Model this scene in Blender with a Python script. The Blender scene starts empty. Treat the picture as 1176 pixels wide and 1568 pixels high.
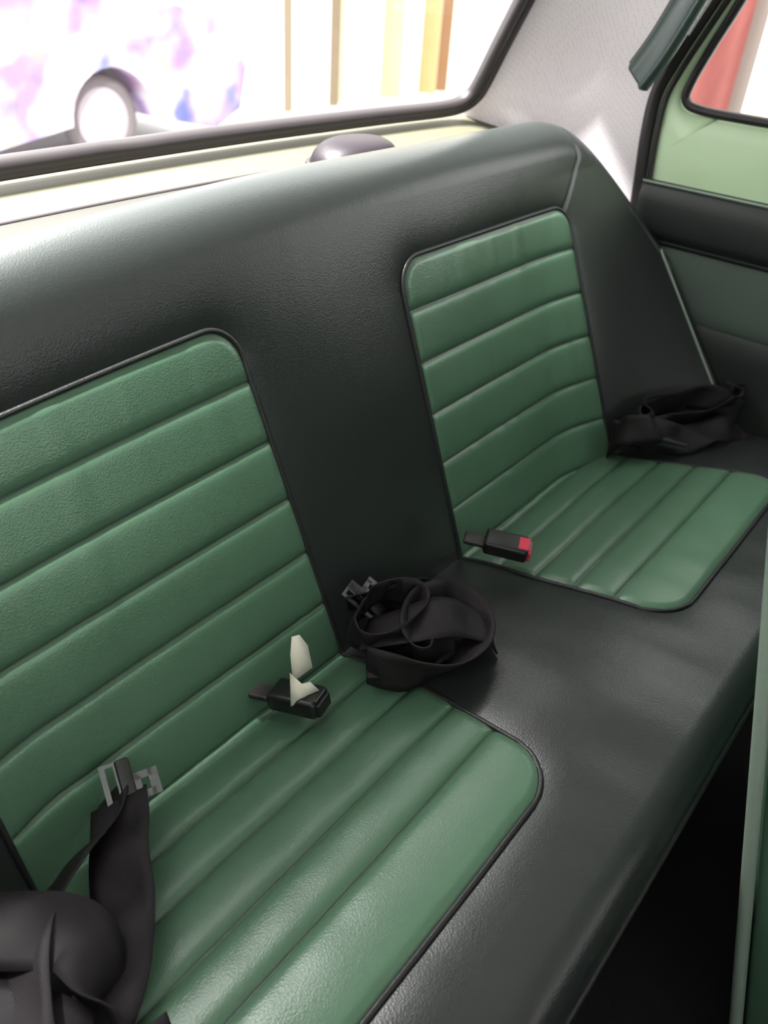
import bpy, math, bmesh
from mathutils import Vector, Matrix, noise
Z0=1.0
CX=.595
scene=bpy.context.scene
scene.view_settings.view_transform='Standard'
scene.view_settings.look='None'

# ---------------- materials ----------------
def srgb(r,g,b):
    f=lambda c:(c/255/12.92) if c/255<=.04045 else ((c/255+.055)/1.055)**2.4
    return (f(r),f(g),f(b),1)
def newmat(name):
    m=bpy.data.materials.new(name); m.use_nodes=True
    nt=m.node_tree; b=nt.nodes['Principled BSDF']
    return m,nt,b
def grain(nt,b,scale,strength,dist=.0006,kind='VOR',vary=None):
    tc=nt.nodes.new('ShaderNodeTexCoord')
    if kind=='VOR':
        t=nt.nodes.new('ShaderNodeTexVoronoi'); t.inputs['Scale'].default_value=scale; out=t.outputs['Distance']
    else:
        t=nt.nodes.new('ShaderNodeTexNoise'); t.inputs['Scale'].default_value=scale; t.inputs['Detail'].default_value=3; out=t.outputs['Fac']
    nt.links.new(tc.outputs['Object'],t.inputs['Vector'])
    bp=nt.nodes.new('ShaderNodeBump'); bp.inputs['Strength'].default_value=strength; bp.inputs['Distance'].default_value=dist
    nt.links.new(out,bp.inputs['Height']); nt.links.new(bp.outputs['Normal'],b.inputs['Normal'])
def simple(name,col,rough=.5,metal=0,scale=500,strength=.25,kind='VOR',dist=.0006,spec=.5):
    m,nt,b=newmat(name)
    tc=nt.nodes.new('ShaderNodeTexCoord'); n=nt.nodes.new('ShaderNodeTexNoise'); n.inputs['Scale'].default_value=9
    nt.links.new(tc.outputs['Object'],n.inputs['Vector'])
    mx=nt.nodes.new('ShaderNodeMix'); mx.data_type='RGBA'
    mx.inputs[6].default_value=tuple(c*.92 for c in col[:3])+(1,); mx.inputs[7].default_value=tuple(min(1,c*1.08) for c in col[:3])+(1,)
    nt.links.new(n.outputs['Fac'],mx.inputs[0]); nt.links.new(mx.outputs[2],b.inputs['Base Color'])
    b.inputs['Roughness'].default_value=rough; b.inputs['Metallic'].default_value=metal
    b.inputs['Specular IOR Level'].default_value=spec
    grain(nt,b,scale,strength,dist,kind)
    return m
BLK=srgb(38,42,41); GRN=srgb(78,110,90)
def seatmat():
    m,nt,b=newmat('two_tone_leather')
    a=nt.nodes.new('ShaderNodeAttribute'); a.attribute_name='panel'
    mr=nt.nodes.new('ShaderNodeMapRange'); mr.inputs[1].default_value=-.0004; mr.inputs[2].default_value=.0004
    nt.links.new(a.outputs['Fac'],mr.inputs[0])
    tc=nt.nodes.new('ShaderNodeTexCoord'); n=nt.nodes.new('ShaderNodeTexNoise'); n.inputs['Scale'].default_value=14
    nt.links.new(tc.outputs['Object'],n.inputs['Vector'])
    g=nt.nodes.new('ShaderNodeMix'); g.data_type='RGBA'
    g.inputs[6].default_value=srgb(73,103,82); g.inputs[7].default_value=srgb(79,109,88)
    nt.links.new(n.outputs['Fac'],g.inputs[0])
    s=nt.nodes.new('ShaderNodeAttribute'); s.attribute_name='seam'
    g2=nt.nodes.new('ShaderNodeMix'); g2.data_type='RGBA'; g2.inputs[7].default_value=srgb(30,46,37)
    nt.links.new(g.outputs[2],g2.inputs[6]); nt.links.new(s.outputs['Fac'],g2.inputs[0])
    mx=nt.nodes.new('ShaderNodeMix'); mx.data_type='RGBA'
    mx.inputs[6].default_value=BLK
    nt.links.new(g2.outputs[2],mx.inputs[7]); nt.links.new(mr.outputs[0],mx.inputs[0])
    nt.links.new(mx.outputs[2],b.inputs['Base Color'])
    b.inputs['Roughness'].default_value=.30
    grain(nt,b,620,.25,.0005)
    return m
M_seat=seatmat()
M_blk=simple('black_leather',BLK,.5)
M_pipe=simple('black_piping',srgb(28,30,30),.45)
M_grn=simple('green_leather',GRN,.42)
M_lpipe=simple('pale_green_piping',srgb(142,158,145),.45)
M_mint=simple('mint_paint',srgb(196,220,182),.35,scale=60,strength=.03,kind='NOI')
M_kh=simple('khaki_metal',srgb(72,70,55),.6,scale=200,strength=.15,kind='NOI')
M_rub=simple('black_rubber',srgb(38,33,35),.45,scale=200,strength=.08,kind='NOI')
M_carp=simple('dark_carpet',srgb(50,50,51),.95,scale=900,strength=.8,kind='NOI',dist=.003,spec=.1)
M_shelf=simple('shelf_vinyl',srgb(38,36,31),.7,scale=400)
M_door=simple('door_vinyl',srgb(68,80,74),.55)
M_metal=simple('brushed_steel',srgb(105,105,107),.3,metal=1,scale=300,strength=.05,kind='NOI')
M_plas=simple('black_plastic',srgb(22,22,24),.38,scale=700,strength=.15)
M_red=simple('red_plastic',srgb(220,45,80),.35,scale=500,strength=.05)
M_label=simple('white_label',srgb(222,219,202),.7,scale=600,strength=.15,kind='NOI')
M_body=simple('outer_body_paint',srgb(120,160,125),.35,scale=60,strength=.03,kind='NOI')
def beltmat():
    m,nt,b=newmat('woven_belt')
    b.inputs['Base Color'].default_value=srgb(28,24,27); b.inputs['Roughness'].default_value=.6
    b.inputs['Specular IOR Level'].default_value=.3
    tc=nt.nodes.new('ShaderNodeTexCoord'); w=nt.nodes.new('ShaderNodeTexWave'); w.inputs['Scale'].default_value=250; w.wave_profile='SIN'
    nt.links.new(tc.outputs['Object'],w.inputs['Vector'])
    bp=nt.nodes.new('ShaderNodeBump'); bp.inputs['Strength'].default_value=.3; bp.inputs['Distance'].default_value=.0005
    nt.links.new(w.outputs['Fac'],bp.inputs['Height']); nt.links.new(bp.outputs['Normal'],b.inputs['Normal'])
    return m
M_belt=beltmat()
def headmat():
    m,nt,b=newmat('perforated_headliner')
    tc=nt.nodes.new('ShaderNodeTexCoord')
    mp=nt.nodes.new('ShaderNodeMapping'); mp.inputs['Rotation'].default_value=(.3,.5,.6)
    nt.links.new(tc.outputs['Object'],mp.inputs['Vector'])
    v=nt.nodes.new('ShaderNodeTexVoronoi'); v.inputs['Scale'].default_value=230; v.inputs['Randomness'].default_value=.3
    nt.links.new(mp.outputs[0],v.inputs['Vector'])
    mr=nt.nodes.new('ShaderNodeMapRange'); mr.inputs[1].default_value=.15; mr.inputs[2].default_value=.45
    nt.links.new(v.outputs['Distance'],mr.inputs[0])
    mx=nt.nodes.new('ShaderNodeMix'); mx.data_type='RGBA'; mx.inputs[6].default_value=srgb(204,197,200); mx.inputs[7].default_value=srgb(222,214,218)
    nt.links.new(mr.outputs[0],mx.inputs[0]); nt.links.new(mx.outputs[2],b.inputs['Base Color'])
    b.inputs['Roughness'].default_value=.7
    return m
M_head=headmat()
def glassmat():
    m=bpy.data.materials.new('car_glass'); m.use_nodes=True; nt=m.node_tree; nt.nodes.clear()
    o=nt.nodes.new('ShaderNodeOutputMaterial'); t=nt.nodes.new('ShaderNodeBsdfTransparent'); g=nt.nodes.new('ShaderNodeBsdfGlossy')
    g.inputs['Roughness'].default_value=.02; t.inputs['Color'].default_value=(.96,.98,.97,1)
    mx=nt.nodes.new('ShaderNodeMixShader'); mx.inputs[0].default_value=.04
    nt.links.new(t.outputs[0],mx.inputs[1]); nt.links.new(g.outputs[0],mx.inputs[2]); nt.links.new(mx.outputs[0],o.inputs[0])
    return m
M_glass=glassmat()

# ---------------- mesh helpers ----------------
def mesh(name,verts,faces,mat,parent=None,smooth=True,attrs=None):
    me=bpy.data.meshes.new(name)
    me.from_pydata([(v[0],v[1],v[2]+Z0) for v in verts],[],faces)
    if smooth: me.polygons.foreach_set('use_smooth',[True]*len(me.polygons))
    if attrs:
        for k,vals in attrs.items():
            a=me.attributes.new(k,'FLOAT','POINT'); a.data.foreach_set('value',vals)
    me.materials.append(mat); me.update()
    ob=bpy.data.objects.new(name,me); scene.collection.objects.link(ob)
    if parent: ob.parent=parent
    return ob
def empty(name,loc=(0,0,0)):
    e=bpy.data.objects.new(name,None); scene.collection.objects.link(e); e.empty_display_size=.1
    return e
def grid_faces(nu,nv,flip=False):
    f=[]
    for i in range(nu-1):
        for j in range(nv-1):
            a=i*nv+j
            q=(a,a+nv,a+nv+1,a+1)
            f.append(q[::-1] if flip else q)
    return f
def loft(name,rows,mat,parent=None,flip=False,thick=0,off=0):
    nv=len(rows[0]); vs=[p for r in rows for p in r]
    ob=mesh(name,vs,grid_faces(len(rows),nv,flip),mat,parent)
    if thick:
        md=ob.modifiers.new('sol','SOLIDIFY'); md.thickness=thick; md.offset=off
    return ob
def catmull(pts,n,closed=False):
    pts=[Vector(p) for p in pts]; out=[]; L=len(pts)
    segs=L if closed else L-1
    for i in range(segs):
        if closed: p0,p1,p2,p3=pts[(i-1)%L],pts[i],pts[(i+1)%L],pts[(i+2)%L]
        else: p0=pts[max(i-1,0)];p1=pts[i];p2=pts[i+1];p3=pts[min(i+2,L-1)]
        for k in range(n):
            t=k/n
            out.append(.5*((2*p1)+(p2-p0)*t+(2*p0-5*p1+4*p2-p3)*t*t+(3*p1-p0-3*p2+p3)*t**3))
    if not closed: out.append(pts[-1])
    return out
def tube(name,pts,r,mat,parent=None,closed=False,sub=1,seg=10,flat=1.0,updir=None):
    pts=catmull(pts,sub,closed) if sub>1 else [Vector(p) for p in pts]
    n=len(pts); vs=[]; prev=Vector(updir) if updir else Vector((0.13,.2,1))
    for i,p in enumerate(pts):
        if closed: t=pts[(i+1)%n]-pts[(i-1)%n]
        else: t=pts[min(i+1,n-1)]-pts[max(i-1,0)]
        if t.length<1e-9: t=Vector((1,0,0))
        t.normalize(); u=prev-t*prev.dot(t)
        if u.length<1e-5: u=t.orthogonal()
        u.normalize(); v=t.cross(u); prev=Vector(updir) if updir else u
        for k in range(seg):
            a=2*math.pi*k/seg; vs.append(p+u*(r*math.cos(a))+v*(r*flat*math.sin(a)))
    f=[]
    m=n if closed else n-1
    for i in range(m):
        for k in range(seg):
            a=i*seg+k;b=i*seg+(k+1)%seg;c=((i+1)%n)*seg+(k+1)%seg;d=((i+1)%n)*seg+k
            f.append((a,b,c,d))
    if not closed:
        f.append(tuple(range(seg))[::-1]); f.append(tuple((n-1)*seg+k for k in range(seg)))
    return mesh(name,vs,f,mat,parent)
def ribbon(name,pts,sides,width,mat,parent=None,sub=12,thick=.0016):
    P=catmull(pts,sub); S=catmull(sides,sub); vs=[]
    nw=7
    for i,(p,s) in enumerate(zip(P,S)):
        t=(P[min(i+1,len(P)-1)]-P[max(i-1,0)])
        if t.length>1e-9: t.normalize(); s=s-t*s.dot(t)
        s=s.normalized(); nn=t.cross(s)
        for k in range(nw):
            q=(k/(nw-1)-.5)
            vs.append(p+s*(q*width)+nn*(.003*math.sin(i*.35)*(1-4*q*q)))
    ob=mesh(name,vs,grid_faces(len(P),nw),mat,parent)
    md=ob.modifiers.new('sol','SOLIDIFY'); md.thickness=thick; md.offset=0
    return ob
def box(name,size,mat,parent=None,bevel=.004,M=None):
    bm=bmesh.new(); bmesh.ops.create_cube(bm,size=1)
    for v in bm.verts:
        v.co.x*=size[0]; v.co.y*=size[1]; v.co.z*=size[2]
    if bevel: bmesh.ops.bevel(bm,geom=bm.edges[:],offset=bevel,segments=4,affect='EDGES',profile=.5)
    M=M or Matrix()
    vs=[M@v.co for v in bm.verts]
    bm.verts.index_update()
    fs=[tuple(v.index for v in f.verts) for f in bm.faces]
    bm.free()
    return mesh(name,vs,fs,mat,parent)
def frame(loc,yaxis,zup=(0,0,1)):
    y=Vector(yaxis).normalized(); z=Vector(zup); z=(z-y*z.dot(y)).normalized(); x=y.cross(z)
    return Matrix(((x.x,y.x,z.x,loc[0]),(x.y,y.y,z.y,loc[1]),(x.z,y.z,z.z,loc[2]),(0,0,0,1)))

# ---------------- rear bench ----------------
bench=empty('rear_bench_seat')
D=Vector((0,.342,.94)); N=Vector((0,-.94,.342)); C0=Vector((0,.40,-.62)); R=.05; HW=.664
def Hh(w): return .472-.22*(max(0,(w-.45))/.23)**3
def Fw(x,t):
    w=abs(x-CX)
    if x<CX: e=.9*(max(0,w-.42)/.26)**1.6
    else: e=(max(0,w-.36)/.32)**1.6
    return e*(.17-.42*max(0,min(t,.4)))
def drop(x,t): return (.12*(.65-x)**2*max(0,t)/.47) if x<.65 else 0
def rsdf(px,py,x0,x1,y0,y1,r):
    cx,cy=(x0+x1)/2,(y0+y1)/2; hx,hy=(x1-x0)/2,(y1-y0)/2
    qx=abs(px-cx)-hx+r; qy=abs(py-cy)-hy+r
    return -(math.hypot(max(qx,0),max(qy,0))+min(max(qx,qy),0)-r)
def w_in(x,t):
    q=max(0,min(t,.4))/.36
    return .112-.012*q if x>CX else .112+.024*q
BST=[-.06,.0,.063,.124,.185,.246,.306,.362]
def back_feat(x,t):
    w=abs(x-CX); wi=w_in(x,t)
    wn=.112+(w-wi)*(.36/(.472-wi))
    sd=rsdf(wn,t,.112,.472,-.2,.362,.035)
    disp=0;seam=0
    if sd>0:
        k=0
        for i in range(len(BST)-1):
            if BST[i]<=t<BST[i+1]: k=i
        L=BST[k+1]-BST[k]
        f=(t-BST[k])/L; f=max(0,min(1,f)); dd=min(f,1-f)*L
        edge=min(1,sd/.010)
        disp=(.0040*(1-math.exp(-dd/.0028))+.0005*(1-(2*f-1)**2))*edge**.5-.001
        if t<.35: seam=.9*max(0,1-dd/.0016)
    if sd<0: disp=.005*(1-math.exp(sd/.02))
    ax,ay,bx,by=.455,.352,.56,.46
    q=max(0,min(1,((w-ax)*(bx-ax)+(t-ay)*(by-ay))/((bx-ax)**2+(by-ay)**2)))
    d=math.hypot(w-ax-q*(bx-ax),t-ay-q*(by-ay))
    if sd<0: disp-=.0022*math.exp(-(d/.003)**2)
    disp+=.0014*noise.noise(Vector((x*7,t*9,1.3)))
    disp+=.0014*max(0,noise.noise(Vector((x*34,t*6,5.3))))*(1 if sd>0 else .2)
    disp+=.003*math.exp(-((w)/.07)**2)*max(0,1-t/.45)
    return disp,seam,sd
def back_pt(x,t,off=None):
    w=abs(x-CX)
    d=back_feat(x,t)[0] if off is None else off
    p=C0+D*t+N*d
    p.x=x; p.y-=Fw(x,t); p.z-=drop(x,t)
    return p
def build_back():
    nu,nf,na,nr=640,400,26,12
    vs=[];pa=[];se=[]
    for i in range(nu):
        x=CX-HW+2*HW*i/(nu-1); w=abs(x-CX); H=Hh(w)
        for j in range(nf):
            t=-.09+(H-R+.09)*j/(nf-1)
            d,s,sd=back_feat(x,t)
            vs.append(back_pt(x,t,d)); pa.append(sd); se.append(s)
        T=H-R; d0=back_feat(x,T)[0]; dr=drop(x,T)
        cc=C0+D*T-N*R
        for j in range(1,na+1):
            ph=math.pi*j/na
            d=d0*(1-j/na)
            p=cc+(N*math.cos(ph)+D*math.sin(ph))*(R+d); p.x=x; p.y-=Fw(x,T); p.z-=dr
            vs.append(p); pa.append(-1); se.append(0)
        for j in range(1,nr+1):
            t=T*(1-j/nr); p=C0+D*t-N*2*R; p.x=x; p.y-=Fw(x,T); p.z-=dr*(1-j/nr)
            vs.append(p); pa.append(-1); se.append(0)
    nv=nf+na+nr
    mesh('backrest',vs,grid_faces(nu,nv,True),M_seat,bench,attrs={'panel':pa,'seam':se})
build_back()
def rr_path(x0,x1,y0,y1,r,n=10,step=.01):
    pts=[]
    k=int((y1-r-y0)/step)
    for i in range(k): pts.append((x0,y0+(y1-r-y0)*i/k))
    for i in range(n+1):
        a=math.pi-math.pi/2*i/n; pts.append((x0+r+r*math.cos(a),y1-r+r*math.sin(a)))
    k=int((x1-x0-2*r)/step)
    for i in range(1,k): pts.append((x0+r+(x1-x0-2*r)*i/k,y1))
    for i in range(n+1):
        a=math.pi/2-math.pi/2*i/n; pts.append((x1-r+r*math.cos(a),y1-r+r*math.sin(a)))
    k=int((y1-r-y0)/step)
    for i in range(1,k+1): pts.append((x1,y1-r-(y1-r-y0)*i/k))
    return pts
for sg in (-1,1):
    pts=[]
    for wn,t in rr_path(.112,.472,-.05,.362,.035):
        wi=w_in(CX+sg*.2,t); w=wi+(wn-.112)*((.472-wi)/.36)
        pts.append(back_pt(CX+sg*w,t,.001))
    tube('back_panel_piping_%d'%(1 if sg<0 else 2),pts,.0026,M_pipe,bench)
    pts=[]
    for i in range(40):
        t=-.05+(Hh(.655)-R+.06)*i/39
        pts.append(back_pt(CX+sg*.657,t,.006))
    tube('wing_piping_%d'%(1 if sg<0 else 2),pts,.002,M_lpipe,bench)

CP=[(.50,-.645),(.42,-.632),(.36,-.612),(.30,-.599),(.24,-.589),(.18,-.580),(.12,-.575),(.09,-.575),(.066,-.575)]
def cz(y):
    if y>=CP[0][0]: return CP[0][1]
    for (a,za),(b,zb) in zip(CP,CP[1:]):
        if a>=y>=b:
            return za+(zb-za)*(a-y)/(a-b)
    return CP[-1][1]
def czs(y): return sum(cz(y+o) for o in (-.02,-.01,0,.01,.02))/5
CST=[.135,.205,.252,.300,.346,.392,.44]
def cush_feat(x,y):
    w=abs(x-CX)
    wo=.475+max(0,.32-y)*.22
    ww=.112+max(0,.3-y)*.1
    wn=.112+(w-ww)*(.36/(wo-ww))
    sd=rsdf(wn,-y,.112,.472,-.6,-.135,.045)
    disp=0;seam=0
    if sd>0:
        k=0
        for i in range(len(CST)-1):
            if CST[i]<=y: k=i
        L=CST[k+1]-CST[k]
        f=(y-CST[k])/L; f=max(0,min(1,f)); dd=min(f,1-f)*L
        disp=(.0052*(1-math.exp(-dd/.0034))+.0016*(1-(2*f-1)**2))*min(1,sd/.010)**.5-.001
        if y>.16: seam=.9*max(0,1-dd/.0016)
    else: disp=.005*(1-math.exp(sd/.02))
    disp+=.003*noise.noise(Vector((x*6,y*9,8.1)))
    disp+=.0010*noise.noise(Vector((x*24,y*10,3.1)))
    disp-=.02*(max(0,w-.5)/.18)**2
    disp+=.006*math.exp(-(w/.08)**2)
    return disp,seam,sd
def build_cush():
    nu=640;ny=330;na=12;nd=14
    vs=[];pa=[];se=[]
    for i in range(nu):
        x=CX-HW+2*HW*i/(nu-1)
        for j in range(ny):
            y=.49-(.49-.066)*j/(ny-1)
            d,s,sd=cush_feat(x,y)
            vs.append((x,y,czs(y)+d)); pa.append(sd); se.append(s)
        d0=cush_feat(x,.066)[0]; zt=czs(.066)+d0
        for j in range(1,na+1):
            a=math.pi/2*j/na
            vs.append((x,.066-.03*math.sin(a),zt-.03*(1-math.cos(a)))); pa.append(-1);se.append(0)
        for j in range(1,nd+1):
            q=j/nd
            vs.append((x,.036-.006*math.sin(q*3.1)+.03*q,zt-.03+(-.95-zt+.03)*q)); pa.append(-1);se.append(0)
    mesh('cushion',vs,grid_faces(nu,ny+na+nd,True),M_seat,bench,attrs={'panel':pa,'seam':se})
    tube('cushion_front_piping',[Vector((CX-HW+2*HW*i/100,.0355,czs(.066)+cush_feat(CX-HW+2*HW*i/100,.066)[0]-.03)) for i in range(101)],.003,M_pipe,bench)
build_cush()
for sg in (-1,1):
    pts=[]
    for wn,my in rr_path(.112,.472,-.46,-.135,.045):
        y=-my; wo=.475+max(0,.32-y)*.22; ww=.112+max(0,.3-y)*.1
        w=ww+(wn-.112)*((wo-ww)/.36); x=CX+sg*w
        pts.append(Vector((x,y,czs(y)+cush_feat(x,y)[0]+.001)))
    tube('cushion_panel_piping_%d'%(1 if sg<0 else 2),pts,.0026,M_pipe,bench)

# ---------------- shell ----------------
WY=.82; WZ=-.205
def mir(p,sg): return Vector((CX+sg*(p[0]-CX),p[1],p[2]))
box('floor',(1.43,1.95,.04),M_carp,None,bevel=0,M=Matrix.Translation((CX,-.025,-.972)))
shelf=empty('parcel_shelf')
rows=[]
for i in range(41):
    x=-.1+1.39*i/40; w=abs(x-CX)
    bow=-.035*(w/.6)**2
    rows.append([Vector((x,.645,-.262)),Vector((x,.655,-.248)),Vector((x,.70,-.243)),Vector((x,.765+bow,-.243))])
loft('shelf_top',rows,M_shelf,shelf,thick=.004)
rows=[]
for i in range(41):
    x=-.1+1.39*i/40; w=abs(x-CX); bow=-.035*(w/.6)**2
    rows.append([Vector((x,.762+bow,-.246)),Vector((x,.768+bow,-.240)),Vector((x,.79+bow,-.236)),Vector((x,.822+bow,-.226)),Vector((x,.84+bow,-.22)),Vector((x,.85+bow,-.26))])
loft('shelf_metal_edge',rows,M_kh,shelf)
tube('shelf_seam',[Vector((-.1+1.39*i/40,.764-.035*(abs(-.1+1.39*i/40-CX)/.6)**2,-.241)) for i in range(41)],.0025,M_rub,shelf)
mesh('wall_rear',[(-.12,.86,-.95),(1.31,.86,-.95),(1.31,.86,-.235),(-.12,.86,-.235)],[(0,1,2,3)],M_kh)
# front bulkhead / dashboard below the windscreen
rows=[]
for i in range(21):
    x=-.12+1.43*i/20
    rows.append([Vector((x,-1.0,-.95)),Vector((x,-.98,-.6)),Vector((x,-.90,-.40)),Vector((x,-.86,-.20)),Vector((x,-.89,-.08)),Vector((x,-1.05,-.05))])
loft('wall_front',rows,M_blk)

def win_outline():
    pts=[]
    half=[(0,0),(.2,0),(.4,0),(.53,0),(.575,.006),(.592,.022),(.592,.045),(.575,.11),(.555,.19),(.535,.27),(.52,.33),(.50,.355),(.46,.37),(.3,.375),(0,.375)]
    full=half[:-1]+[(0,.375)]+[(-a,b) for a,b in half[-2:0:-1]]
    for w,s in full:
        bow=-.035*(w/.6)**2
        pts.append(Vector((CX+w,WY+bow-.57*s,WZ+.82*s)))
    return pts
wp=win_outline()
wd=empty('window_1')
tube('seal',wp,.0105,M_rub,wd,closed=True,sub=4)
cen=sum(wp,Vector())/len(wp)
def shrink(p,k): return cen+(p-cen)*k
tube('inner_trim',[shrink(p,1.022)+Vector((0,-.006,-.004)) for p in wp],.006,M_rub,wd,closed=True,sub=4)
g=catmull(wp,4,True)
vs=[cen+Vector((0,.01,.005))]+g
mesh('glass',vs,[(0,i+1,(i+1)%len(g)+1) for i in range(len(g))],M_glass,wd)

A=[(1.215,.83,-.30),(1.21,.80,-.225),(1.195,.785,-.19),(1.178,.735,-.11),(1.155,.69,-.045),(1.135,.64,.03),(1.12,.60,.085),(1.10,.585,.108)]
B=[(1.285,.515,-.42),(1.283,.515,-.30),(1.278,.512,-.20),(1.268,.505,-.135),(1.245,.470,-.07),(1.215,.43,.0),(1.18,.40,.07),(1.13,.385,.115)]
for sg,nm in ((1,'right'),(-1,'left')):
    e=empty('wall_rear_pillar_%s'%nm)
    a=catmull([mir(p,sg) for p in A],5); b=catmull([mir(p,sg) for p in B],5)
    rows=[]
    for pa_,pb_ in zip(a,b):
        r=[]
        for k in range(17):
            f=k/16; p=pa_.lerp(pb_,f); bul=math.sin(f*math.pi)
            p=p+Vector((sg*.04*bul,.012*bul,0)); r.append(p)
        rows.append(r)
    loft('headliner_pillar',rows,M_head,e,flip=(sg<0))
    vs=[mir(p,sg) for p in ((1.30,.49,-.95),(1.30,.87,-.95),(1.30,.87,-.22),(1.30,.49,-.25))]
    mesh('boot_side',vs,[(0,1,2,3)],M_carp,e,smooth=False)
rows=[]
for i in range(33):
    w=-1+2*i/32; ww=abs(w)
    r=[]
    for y,z in [(-1.0,.12),(-.6,.17),(-.2,.185),(.1,.18),(.3,.155),(.45,.128),(.60,.102)]:
        half=.60 if y<.2 else (.575 if y<.4 else .525 if y<.5 else .505)
        r.append(Vector((CX+w*half,y,z-.05*ww**4)))
    rows.append(r)
ob=loft('ceiling',rows,M_head,thick=.01,off=1)
rows=[]
for i in range(33):
    w=-1+2*i/32; ww=abs(w)
    rows.append([Vector((CX+w*h,y,z-(z-.085)*ww**4)) for y,z,h in ((-1.05,.15,.62),(-.6,.20,.63),(-.2,.215,.63),(.1,.21,.63),(.3,.19,.625),(.45,.165,.60),(.56,.140,.56),(.612,.118,.53))])
loft('roof_panel',rows,M_body)
def sidex(z): return 1.288-.2*max(0,z+.17)
for sg,nm in ((1,'right'),(-1,'left')):
    e=empty('wall_%s'%nm)
    def S(y,z,dx=0): return mir((sidex(z)-dx,y,z),sg)
    def strip(name,y0,y1,prof,mat,n=20):
        rows=[[mir((px,y0+(y1-y0)*i/n,pz),sg) for px,pz in prof] for i in range(n+1)]
        return loft(name,rows,mat,e,flip=(sg<0))
    strip('sill_metal',-1.0,.512,[(1.31,-.168),(1.292,-.172),(1.284,-.180),(1.280,-.20),(1.280,-.278)],M_mint)
    strip('upper_pad',-1.0,.500,[(1.29,-.268),(1.276,-.270),(1.268,-.278),(1.265,-.30),(1.266,-.335),(1.272,-.352),(1.29,-.355)],M_blk)
    tube('pad_piping',[mir((1.268,-1+1.5*i/30,-.271),sg) for i in range(31)],.0018,M_lpipe,e)
    strip('door_card',-1.0,.50,[(1.29,-.346),(1.279,-.352),(1.276,-.36),(1.277,-.44),(1.272,-.455),(1.276,-.465)],M_door)
    strip('door_lower',-1.0,.50,[(1.276,-.46),(1.271,-.47),(1.270,-.50),(1.272,-.70),(1.29,-.95)],M_blk)
    strip('card_piping',-1.0,.50,[(1.276,-.348),(1.272,-.352),(1.273,-.357),(1.277,-.36)],M_pipe)
    Be=[(.512,-.25),(.512,-.20),(.508,-.15),(.490,-.11),(.462,-.06),(.438,-.015),(.41,.045),(.385,.10)]
    Wn=[(.42,-.176),(.462,-.174),(.478,-.160),(.472,-.130),(.452,-.085),(.432,-.045),(.40,.025),(.37,.09)]
    a=catmull([S(y,z,.006) for y,z in Be],4); b=catmull([S(y,z,.006) for y,z in Wn],4)
    rows=[[p,p.lerp(q,.5)+Vector((-sg*.003,0,0)),q,q+Vector((sg*.02,-.004,0))] for p,q in zip(a,b)]
    loft('rear_post',rows,M_mint,e,flip=(sg>0))
    rows=[[S(y,.06,.006),S(y,.11,.01),mir((1.14,y,.135),sg)] for y in [-1+.07*i for i in range(21)]]
    loft('window_header',rows,M_head,e)
    gk=[(-.9,-.170),(-.3,-.170),(.1,-.170),(.36,-.170),(.445,-.168),(.468,-.158),(.465,-.135),(.445,-.088),(.425,-.046),(.393,.025),(.365,.075)]
    tube('window_gasket',[S(y,z,.008) for y,z in gk],.0065,M_rub,e,sub=6)
    ds=[(.498,-.60),(.50,-.46),(.502,-.36),(.508,-.28),(.514,-.21),(.512,-.155),(.494,-.112),(.466,-.058),(.442,-.012),(.415,.045),(.39,.105)]
    tube('door_seal',[S(y,z,.012) for y,z in ds],.0095,M_rub,e,sub=6)
    tube('door_seal_inner',[S(y-.016,z-.004,.012) for y,z in ds[3:]],.004,M_rub,e,sub=6)
    tube('front_pillar',[S(-.95,-.17,.0),S(-.9,-.0,.0),S(-.75,.11,.03)],.03,M_head,e,sub=5)
    vs=[S(-.85,-.17,0),S(.45,-.17,0),S(.36,.085,0),S(-.8,.085,0)]
    mesh('side_glass',vs,[(0,1,2,3)],M_glass,e,smooth=False)

gh=empty('grab_strap')
def handle():
    path=[(1.222,.523,-.132),(1.208,.495,-.092),(1.192,.468,-.045),(1.17,.44,.005),(1.15,.42,.05)]
    P=catmull(path,8); vs=[];seg=20
    n=len(P)
    for i,p in enumerate(P):
        t=(P[min(i+1,n-1)]-P[max(i-1,0)]).normalized()
        side=Vector((-.35,-.75,-.5)); side=(side-t*side.dot(t)).normalized(); up=t.cross(side)
        for k in range(seg):
            a=2*math.pi*k/seg
            ca,sa=math.cos(a),math.sin(a)
            ex=lambda c:math.copysign(abs(c)**.6,c)
            rip=.0022*math.cos(5*a)
            vs.append(p+side*(.025*ex(ca))+up*(.010*ex(sa)+rip))
    f=[]
    for i in range(n-1):
        for k in range(seg):
            f.append((i*seg+k,i*seg+(k+1)%seg,(i+1)*seg+(k+1)%seg,(i+1)*seg+k))
    f.append(tuple(range(seg))[::-1]); f.append(tuple((n-1)*seg+k for k in range(seg)))
    mesh('strap_pad',vs,f,simple('teal_leather',srgb(52,66,63),.26),gh)
handle()

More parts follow.
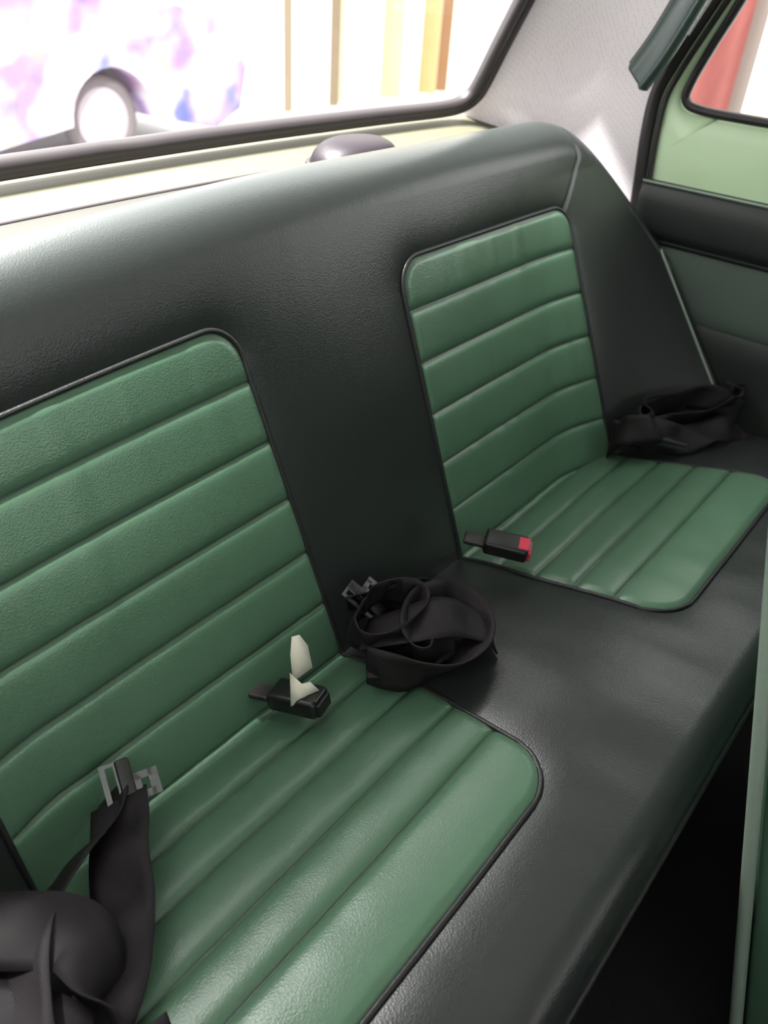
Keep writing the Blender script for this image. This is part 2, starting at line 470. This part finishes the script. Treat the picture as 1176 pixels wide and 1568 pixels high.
pod=empty('shelf_speaker_pod')
def ell(name,c,r,mat,parent):
    vs=[];nu=40;nv=16
    for i in range(nu):
        a=2*math.pi*i/nu
        for j in range(nv):
            b=-.3+(math.pi/2+.3)*j/(nv-1)
            vs.append(Vector((c[0]+r[0]*math.cos(a)*max(0,math.cos(b))**.6,c[1]+r[1]*math.sin(a)*max(0,math.cos(b))**.6,c[2]+r[2]*math.sin(b))))
    f=[]
    for i in range(nu):
        for j in range(nv-1):
            f.append((i*nv+j,((i+1)%nu)*nv+j,((i+1)%nu)*nv+j+1,i*nv+j+1))
    mesh(name,vs,f,mat,parent)
M_pod=simple('pod_plastic',srgb(24,18,24),.45,scale=800,strength=.1,spec=.25)
ell('pod_body',(.83,.70,-.229),(.068,.045,.030),M_pod,pod)
tube('pod_rim',[Vector((.83+.070*math.cos(i*math.pi/20),.70+.047*math.sin(i*math.pi/20),-.228)) for i in range(40)],.004,M_rub,pod,closed=True)

# ---------------- front seat ----------------
fs=empty('front_seat')
def fy(z): return .142+.26*z
def front_back():
    x0,x1=.522,1.002; th=.10
    vs=[];nz=60;seg=40
    for i in range(nz+1):
        q=i/nz; z=-.92+.77*q
        yr=fy(z)
        ins=0
        if q>.86: ins=.07*(1-math.sqrt(max(0,1-((q-.86)/.14)**2)))
        hx=(x1-x0)/2-ins; hy=th/2-(ins*.5)
        for k in range(seg):
            a=2*math.pi*k/seg; ca,sa=math.cos(a),math.sin(a)
            ex=lambda c:math.copysign(abs(c)**.32,c)
            vs.append(Vector(((x0+x1)/2+hx*ex(ca),yr-th/2+hy*ex(sa),z)))
    f=[]
    for i in range(nz):
        for k in range(seg):
            f.append((i*seg+k,i*seg+(k+1)%seg,(i+1)*seg+(k+1)%seg,(i+1)*seg+k))
    f.append(tuple(range(seg))[::-1]); f.append(tuple(nz*seg+k for k in range(seg)))
    mesh('backrest',vs,f,M_grn,fs)
    P=[]
    for i in range(41):
        z=-.90+.68*i/40; P.append(Vector((x0+.004,fy(z)-.004,z)))
    Q=[Vector((x1-.004,p.y,p.z)) for p in P[::-1]]
    top=[Vector((x0+.03,fy(-.185)-.006,-.185)),Vector((x0+.07,fy(-.165)-.01,-.165)),Vector((x1-.07,fy(-.165)-.01,-.165)),Vector((x1-.03,fy(-.185)-.006,-.185))]
    tube('piping',P+top+Q,.0062,M_lpipe,fs)
    box('cushion',(.48,.48,.14),M_grn,fs,bevel=.035,M=Matrix.Translation((.762,-.40,-.70)))
    box('seat_base',(.40,.40,.19),M_blk,fs,bevel=.02,M=Matrix.Translation((.762,-.40,-.857)))
front_back()

# ---------------- belts ----------------
V=Vector
def tongue(parent,loc,yax,zup,sc=1.0):
    M=frame(loc,yax,zup)@Matrix.Scale(sc,4)
    vs=[];fs_=[]
    def quad(x0,x1,y0,y1):
        b=len(vs)
        for zz in (-.0011,.0011):
            for (x,y) in ((x0,y0),(x1,y0),(x1,y1),(x0,y1)): vs.append(M@V((x,y,zz)))
        for q in ((0,3,2,1),(4,5,6,7),(0,1,5,4),(1,2,6,5),(2,3,7,6),(3,0,4,7)): fs_.append(tuple(b+k for k in q))
    quad(-.023,.023,-.006,-.002); quad(-.023,-.020,-.002,.004); quad(.020,.023,-.002,.004); quad(-.023,.023,.004,.016)
    quad(-.010,-.0045,.016,.030); quad(.0045,.010,.016,.030); quad(-.010,.010,.016,.021); quad(-.010,.010,.027,.034)
    mesh('latch_plate',vs,fs_,M_metal,parent,smooth=False)
    box('plate_grip',(.047*sc,.011*sc,.005*sc),M_plas,parent,bevel=.002,M=frame(loc,yax,zup)@Matrix.Translation((0,.011*sc,0)))

sb=empty('seat_belt')
pts=[];sd=[]
for i in range(15):
    a=-.6+i*.62
    r=.048-.0012*i
    pts.append(V((.497+r*1.0*math.cos(a),.350+r*.75*math.sin(a),-.564+.0018*i))); sd.append(V((.3*math.cos(a),-.30+.2*math.sin(a*1.7),1)))
ribbon('webbing_coil',pts,sd,.039,M_belt,sb)
ribbon('webbing_fold',[(.445,.335,-.569),(.46,.295,-.565),(.495,.272,-.563),(.54,.275,-.565),(.570,.298,-.563),(.565,.325,-.558),(.53,.335,-.550),(.49,.318,-.550),(.48,.295,-.558),(.52,.285,-.565)],
       [(.2,-.3,1),(.3,-.5,1),(.1,-.8,.8),(0,-.9,.6),(.5,-.5,.7),(.6,.1,.8),(.2,.5,.8),(-.3,.5,.9),(-.2,.2,1),(0,.4,1)],.044,M_belt,sb)
ribbon('webbing_flap',[(.47,.36,-.562),(.49,.325,-.541),(.525,.30,-.538),(.555,.28,-.557),(.57,.27,-.573)],[(1,.5,0),(1,.6,.1),(.8,.8,.2),(.8,.8,0),(1,.6,0)],.048,M_belt,sb)
ribbon('webbing_fill',[(.455,.345,-.575),(.485,.315,-.572),(.52,.305,-.570),(.555,.30,-.575)],[(.5,.9,0)]*4,.050,M_belt,sb)
ribbon('webbing_tail',[(.59,.385,-.60),(.565,.372,-.568),(.54,.37,-.552),(.51,.385,-.555),(.49,.40,-.56)],[(.2,-.6,.8)]*5,.042,M_belt,sb)
tongue(sb,(.492,.383,-.552),(.9,.2,.15),(-.2,-.6,.8))

sb2=empty('seat_belt.001')
ribbon('webbing_a',[(1.245,.27,-.52),(1.23,.262,-.545),(1.19,.285,-.56),(1.15,.31,-.565),(1.11,.325,-.57),(1.07,.35,-.567),(1.05,.37,-.57)],
       [(.1,.5,.9),(.2,-.2,1),(-.2,-.6,.9),(.3,-.5,.8),(.1,.2,1),(-.2,-.3,1),(0,0,1)],.044,M_belt,sb2)
ribbon('webbing_b',[(1.24,.24,-.585),(1.20,.25,-.575),(1.16,.27,-.57),(1.12,.285,-.575),(1.09,.31,-.565),(1.07,.345,-.56),(1.10,.36,-.55),(1.14,.345,-.55),(1.17,.32,-.56)],
       [(0,.8,.3),(.1,.6,.8),(.3,.9,.2),(.1,.6,.7),(.6,0,.8),(.5,.2,.9),(0,-.4,1),(0,-.5,.9),(.3,-.5,.8)],.044,M_belt,sb2)
ribbon('webbing_c',[(1.06,.375,-.60),(1.05,.352,-.565),(1.07,.325,-.555),(1.10,.32,-.57),(1.11,.345,-.59)],[(.8,.3,.5)]*5,.04,M_belt,sb2)
ribbon('webbing_d',[(1.05,.365,-.57),(1.04,.345,-.55),(1.06,.32,-.545),(1.09,.325,-.55),(1.11,.35,-.545),(1.16,.32,-.535),(1.20,.285,-.535),(1.235,.25,-.56)],[(.2,-.3,1),(.3,.3,1),(.1,.7,.8),(0,.8,.6),(-.2,.3,.9),(0,-.3,1),(.1,.2,1),(.1,.4,.9)],.04,M_belt,sb2)
tongue(sb2,(1.085,.292,-.572),(.6,.35,.1),(-.2,-.3,.9))

sb3=empty('seat_belt.002')
ribbon('webbing_a',[(.200,.385,-.567),(.185,.362,-.558),(.165,.335,-.556),(.145,.305,-.562),(.12,.28,-.568),(.09,.262,-.575),(.05,.25,-.58)],
       [(.9,-.4,.3),(.9,-.5,.3),(.9,-.5,.4),(.9,-.6,.3),(.8,-.7,.1),(.6,-.8,0),(.4,-.9,0)],.046,M_belt,sb3)
ribbon('webbing_b',[(.205,.40,-.575),(.18,.375,-.57),(.14,.355,-.555),(.10,.335,-.548),(.065,.30,-.548),(.05,.26,-.56),(.075,.225,-.575),(.12,.215,-.58)],
       [(.5,-.3,.7),(.4,-.4,.8),(.3,-.5,.8),(.5,-.5,.7),(.9,-.3,.4),(.9,0,.5),(.5,.7,.5),(0,.8,.6)],.046,M_belt,sb3)
ribbon('webbing_c',[(.03,.42,-.57),(.05,.37,-.54),(.085,.33,-.532),(.11,.30,-.54),(.10,.265,-.56),(.06,.24,-.575),(.01,.25,-.575)],
       [(.9,.2,.3),(.9,.2,.3),(.9,.3,.3),(.8,.5,.2),(.6,.8,.1),(.2,.9,.1),(0,.9,.2)],.046,M_belt,sb3)
ribbon('webbing_d',[(-.04,.40,-.56),(.01,.35,-.552),(.05,.30,-.553),(.075,.25,-.565),(.085,.20,-.575)],
       [(.9,.5,.1)]*5,.05,M_belt,sb3)
tongue(sb3,(.197,.386,-.560),(.75,-.35,.05),(-.1,-.5,.85),1.05)

def buckle(nm,loc,yax,zup,red=True):
    e=empty(nm); M=frame(loc,yax,zup)
    box('housing',(.030,.052,.019),M_plas,e,bevel=.0045,M=M)
    box('stalk',(.018,.03,.006),M_rub,e,bevel=.002,M=M@Matrix.Translation((0,.035,-.003)))
    box('release_button',(.022,.006,.0135),M_red if red else M_plas,e,bevel=.0015,M=M@Matrix.Translation((0,-.0262,-.001)))
    box('button_top',(.020,.013,.003),M_red if red else M_plas,e,bevel=.001,M=M@Matrix.Translation((0,-.020,.0085)))
    box('latch_slot',(.018,.002,.003),M_metal,e,bevel=.0005,M=M@Matrix.Translation((0,-.0255,.0085)))
    return e,M
buckle('seat_belt_buckle',(.702,.338,-.568),(-.40,.85,.05),(-.1,-.1,1))
e,M=buckle('seat_belt_buckle.001',(.378,.362,-.580),(-.25,.9,-.2),(.1,-.2,1),False)
def label(pts,nm):
    P=[V(p) for p in pts]; c=sum(P,V())/len(P)+V((-.001,-.003,.001))
    ob=mesh(nm,[c]+P,[(0,i+1,(i+1)%len(P)+1) for i in range(len(P))],M_label,e)
    md=ob.modifiers.new('s','SOLIDIFY'); md.thickness=.0006
label([(.377,.367,-.562),(.400,.364,-.558),(.406,.376,-.542),(.402,.383,-.530),(.393,.384,-.527),(.385,.378,-.540)],'care_label_1')
label([(.362,.355,-.573),(.389,.345,-.566),(.384,.352,-.556),(.378,.357,-.557),(.372,.366,-.545)],'care_label_2')

# ---------------- exterior ----------------
M_gnd=simple('pale_concrete',(.8,.8,.78,1),.8,scale=3,strength=.1,kind='NOI')
mesh('ground',[(-25,-25,-1.2),(30,-25,-1.2),(30,30,-1.2),(-25,30,-1.2)],[(0,1,2,3)],M_gnd,smooth=False)
def artmat():
    m,nt,b=newmat('airbrushed_paint')
    tc=nt.nodes.new('ShaderNodeTexCoord')
    def nz(sc,off):
        mp=nt.nodes.new('ShaderNodeMapping'); mp.inputs['Location'].default_value=off
        n=nt.nodes.new('ShaderNodeTexNoise'); n.inputs['Scale'].default_value=sc; n.inputs['Detail'].default_value=1.5
        nt.links.new(tc.outputs['Object'],mp.inputs['Vector']); nt.links.new(mp.outputs[0],n.inputs['Vector']); return n
    prev=None
    base=srgb(172,163,177)
    for i,(c,sc,off,a0) in enumerate((((104,78,130),3.6,(0,0,0),.44),((48,64,130),4.6,(5,3,1),.52),((132,84,122),4.0,(9,2,7),.50),((150,124,80),4.2,(2,8,4),.58))):
        n=nz(sc,off); mr=nt.nodes.new('ShaderNodeMapRange'); mr.inputs[1].default_value=a0; mr.inputs[2].default_value=a0+.21; mr.inputs[4].default_value=.85
        nt.links.new(n.outputs['Fac'],mr.inputs[0])
        mx=nt.nodes.new('ShaderNodeMix'); mx.data_type='RGBA'; mx.inputs[7].default_value=srgb(*c)
        if prev is None: mx.inputs[6].default_value=base
        else: nt.links.new(prev,mx.inputs[6])
        nt.links.new(mr.outputs[0],mx.inputs[0]); prev=mx.outputs[2]
    nt.links.new(prev,b.inputs['Base Color'])
    b.inputs['Roughness'].default_value=.45
    return m
car=empty('painted_car')
def ext_car():
    y0=4.5; W=1.6
    zb=-1.08
    prof=[(0.2,zb)]
    def arch(cx,r=.29):
        return [(cx+r*math.cos(a),-.98+r*math.sin(a)) for a in [math.pi-(math.pi*k/14) for k in range(15)]]
    prof+= [(.45,zb)]+arch(.95)+[(2.2,zb)]+arch(3.14)+[(3.9,zb),(4.12,-.98),(4.18,-.75),(4.12,-.50),(3.6,-.38),(3.0,-.33),(2.5,.02),(2.0,.08),(1.1,.06),(.5,-.32),(.1,-.42),(.02,-.7)]
    n=len(prof)
    vs=[V((x,y0,z)) for x,z in prof]+[V((x,y0+W,z)) for x,z in prof]
    fcs=[tuple(range(n)),tuple(range(2*n-1,n-1,-1))]+[(i,i+n,(i+1)%n+n,(i+1)%n) for i in range(n)]
    mesh('body',vs,fcs,artmat(),car,smooth=False)
    M_w=simple('tinted_window',srgb(215,218,225),.1,scale=3,strength=.0)
    mesh('side_windows',[V((1.15,y0-.01,-.0)),V((.75,y0-.01,-.32)),V((2.75,y0-.01,-.32)),V((2.4,y0-.01,.0))],[(0,1,2,3)],M_w,car,smooth=False)
    M_t=simple('tyre_rubber',srgb(92,84,88),.8,scale=50,kind='NOI'); M_hub=simple('hubcap',srgb(150,140,148),.6,metal=0,scale=20,strength=.02,kind='NOI')
    for i,cx in enumerate((.95,3.14)):
        tube('tyre_%d'%i,[V((cx+.205*math.cos(a*math.pi/16),y0+.16,-.985+.205*math.sin(a*math.pi/16))) for a in range(32)],.045,M_t,car,closed=True,updir=(0,1,0))
        vs=[V((cx,y0+.10,-.985))]+[V((cx+.18*math.cos(a*math.pi/16),y0+.13,-.985+.18*math.sin(a*math.pi/16))) for a in range(32)]
        mesh('hub_%d'%i,vs,[(0,a+1,(a+1)%32+1) for a in range(32)],M_hub,car)
ext_car()
def curtain(nm,p0,p1,cols,z0=-1.19,z1=1.6):
    e=empty(nm); p0=V(p0);p1=V(p1); d=(p1-p0); L=d.length; nrm=V((d.y,-d.x,0)).normalized()
    for i,(c,f0,f1) in enumerate(cols):
        rows=[]
        for k in range(25):
            q=f0+(f1-f0)*k/24; b=.05*math.sin(q*L*22)
            p=p0+d*q+nrm*b
            rows.append([V((p.x,p.y,z0)),V((p.x,p.y,z1))])
        loft('strip_%d'%i,rows,simple('drape_%s_%d'%(nm,i),srgb(*c),.8,scale=5,strength=.1,kind='NOI'),e)
cl=[((225,215,200),0,.09),((130,114,96),.10,.14),((225,215,200),.15,.27),((118,103,85),.28,.33),((205,190,160),.34,.38),((225,215,195),.40,.50),((215,195,135),.50,.60),((230,220,200),.60,.68),((180,150,105),.69,.80),((135,100,70),.81,.88),((195,172,132),.89,1.0)]
curtain('drapes',(4.9,5.2,0),(8.0,5.2,0),cl)
curtain('hanging_banners',(4.6,.6,0),(4.6,3.2,0),[((185,165,120),0,.15),((195,182,148),.16,.29),((85,75,70),.30,.335),((98,48,44),.335,.46),((100,92,84),.47,.52),((185,178,165),.53,.75),((205,195,180),.76,1.0)])

# ---------------- light ----------------
w=bpy.data.worlds.new('World'); scene.world=w; w.use_nodes=True
bg=w.node_tree.nodes['Background']; bg.inputs[0].default_value=(1,.985,.97,1); bg.inputs[1].default_value=3.5
def lamp(nm,loc,tgt,sx,sy,en,col):
    ld=bpy.data.lights.new(nm,'AREA'); ld.shape='RECTANGLE'; ld.size=sx; ld.size_y=sy; ld.energy=en; ld.color=col
    lo=bpy.data.objects.new(nm,ld); scene.collection.objects.link(lo)
    lo.location=(loc[0],loc[1],loc[2]+Z0)
    lo.rotation_euler=(V(tgt)-V(loc)).to_track_quat('-Z','Y').to_euler()
lamp('added_rear_light',(.7,3.2,2.5),(.5,.1,-.55),2.3,1.0,200,(1,.98,.95))  # added light, no real fixture: brightens the cushion front through the rear window
lamp('added_rear_light.001',(-.15,.985,2.2),(.25,.58,-.18),.8,.08,1300,(1,.98,.95))  # added rim light, stands for no fixture: highlight along the backrest's top roll

# ---------------- camera ----------------
cam=bpy.data.cameras.new('camera'); co=bpy.data.objects.new('camera',cam); scene.collection.objects.link(co)
X=V((.628,-.775,.064)).normalized(); Fd=V((.659,.487,-.572)).normalized(); Zc=-Fd; Yc=Zc.cross(X).normalized(); X=Yc.cross(Zc)
co.matrix_world=Matrix(((X.x,Yc.x,Zc.x,0),(X.y,Yc.y,Zc.y,0),(X.z,Yc.z,Zc.z,Z0),(0,0,0,1)))
cam.sensor_fit='VERTICAL'; cam.sensor_height=36; cam.sensor_width=27; cam.lens=36*1250/1568
cam.clip_start=.02
cam.dof.use_dof=True; cam.dof.focus_distance=.72; cam.dof.aperture_fstop=6.5
scene.camera=co
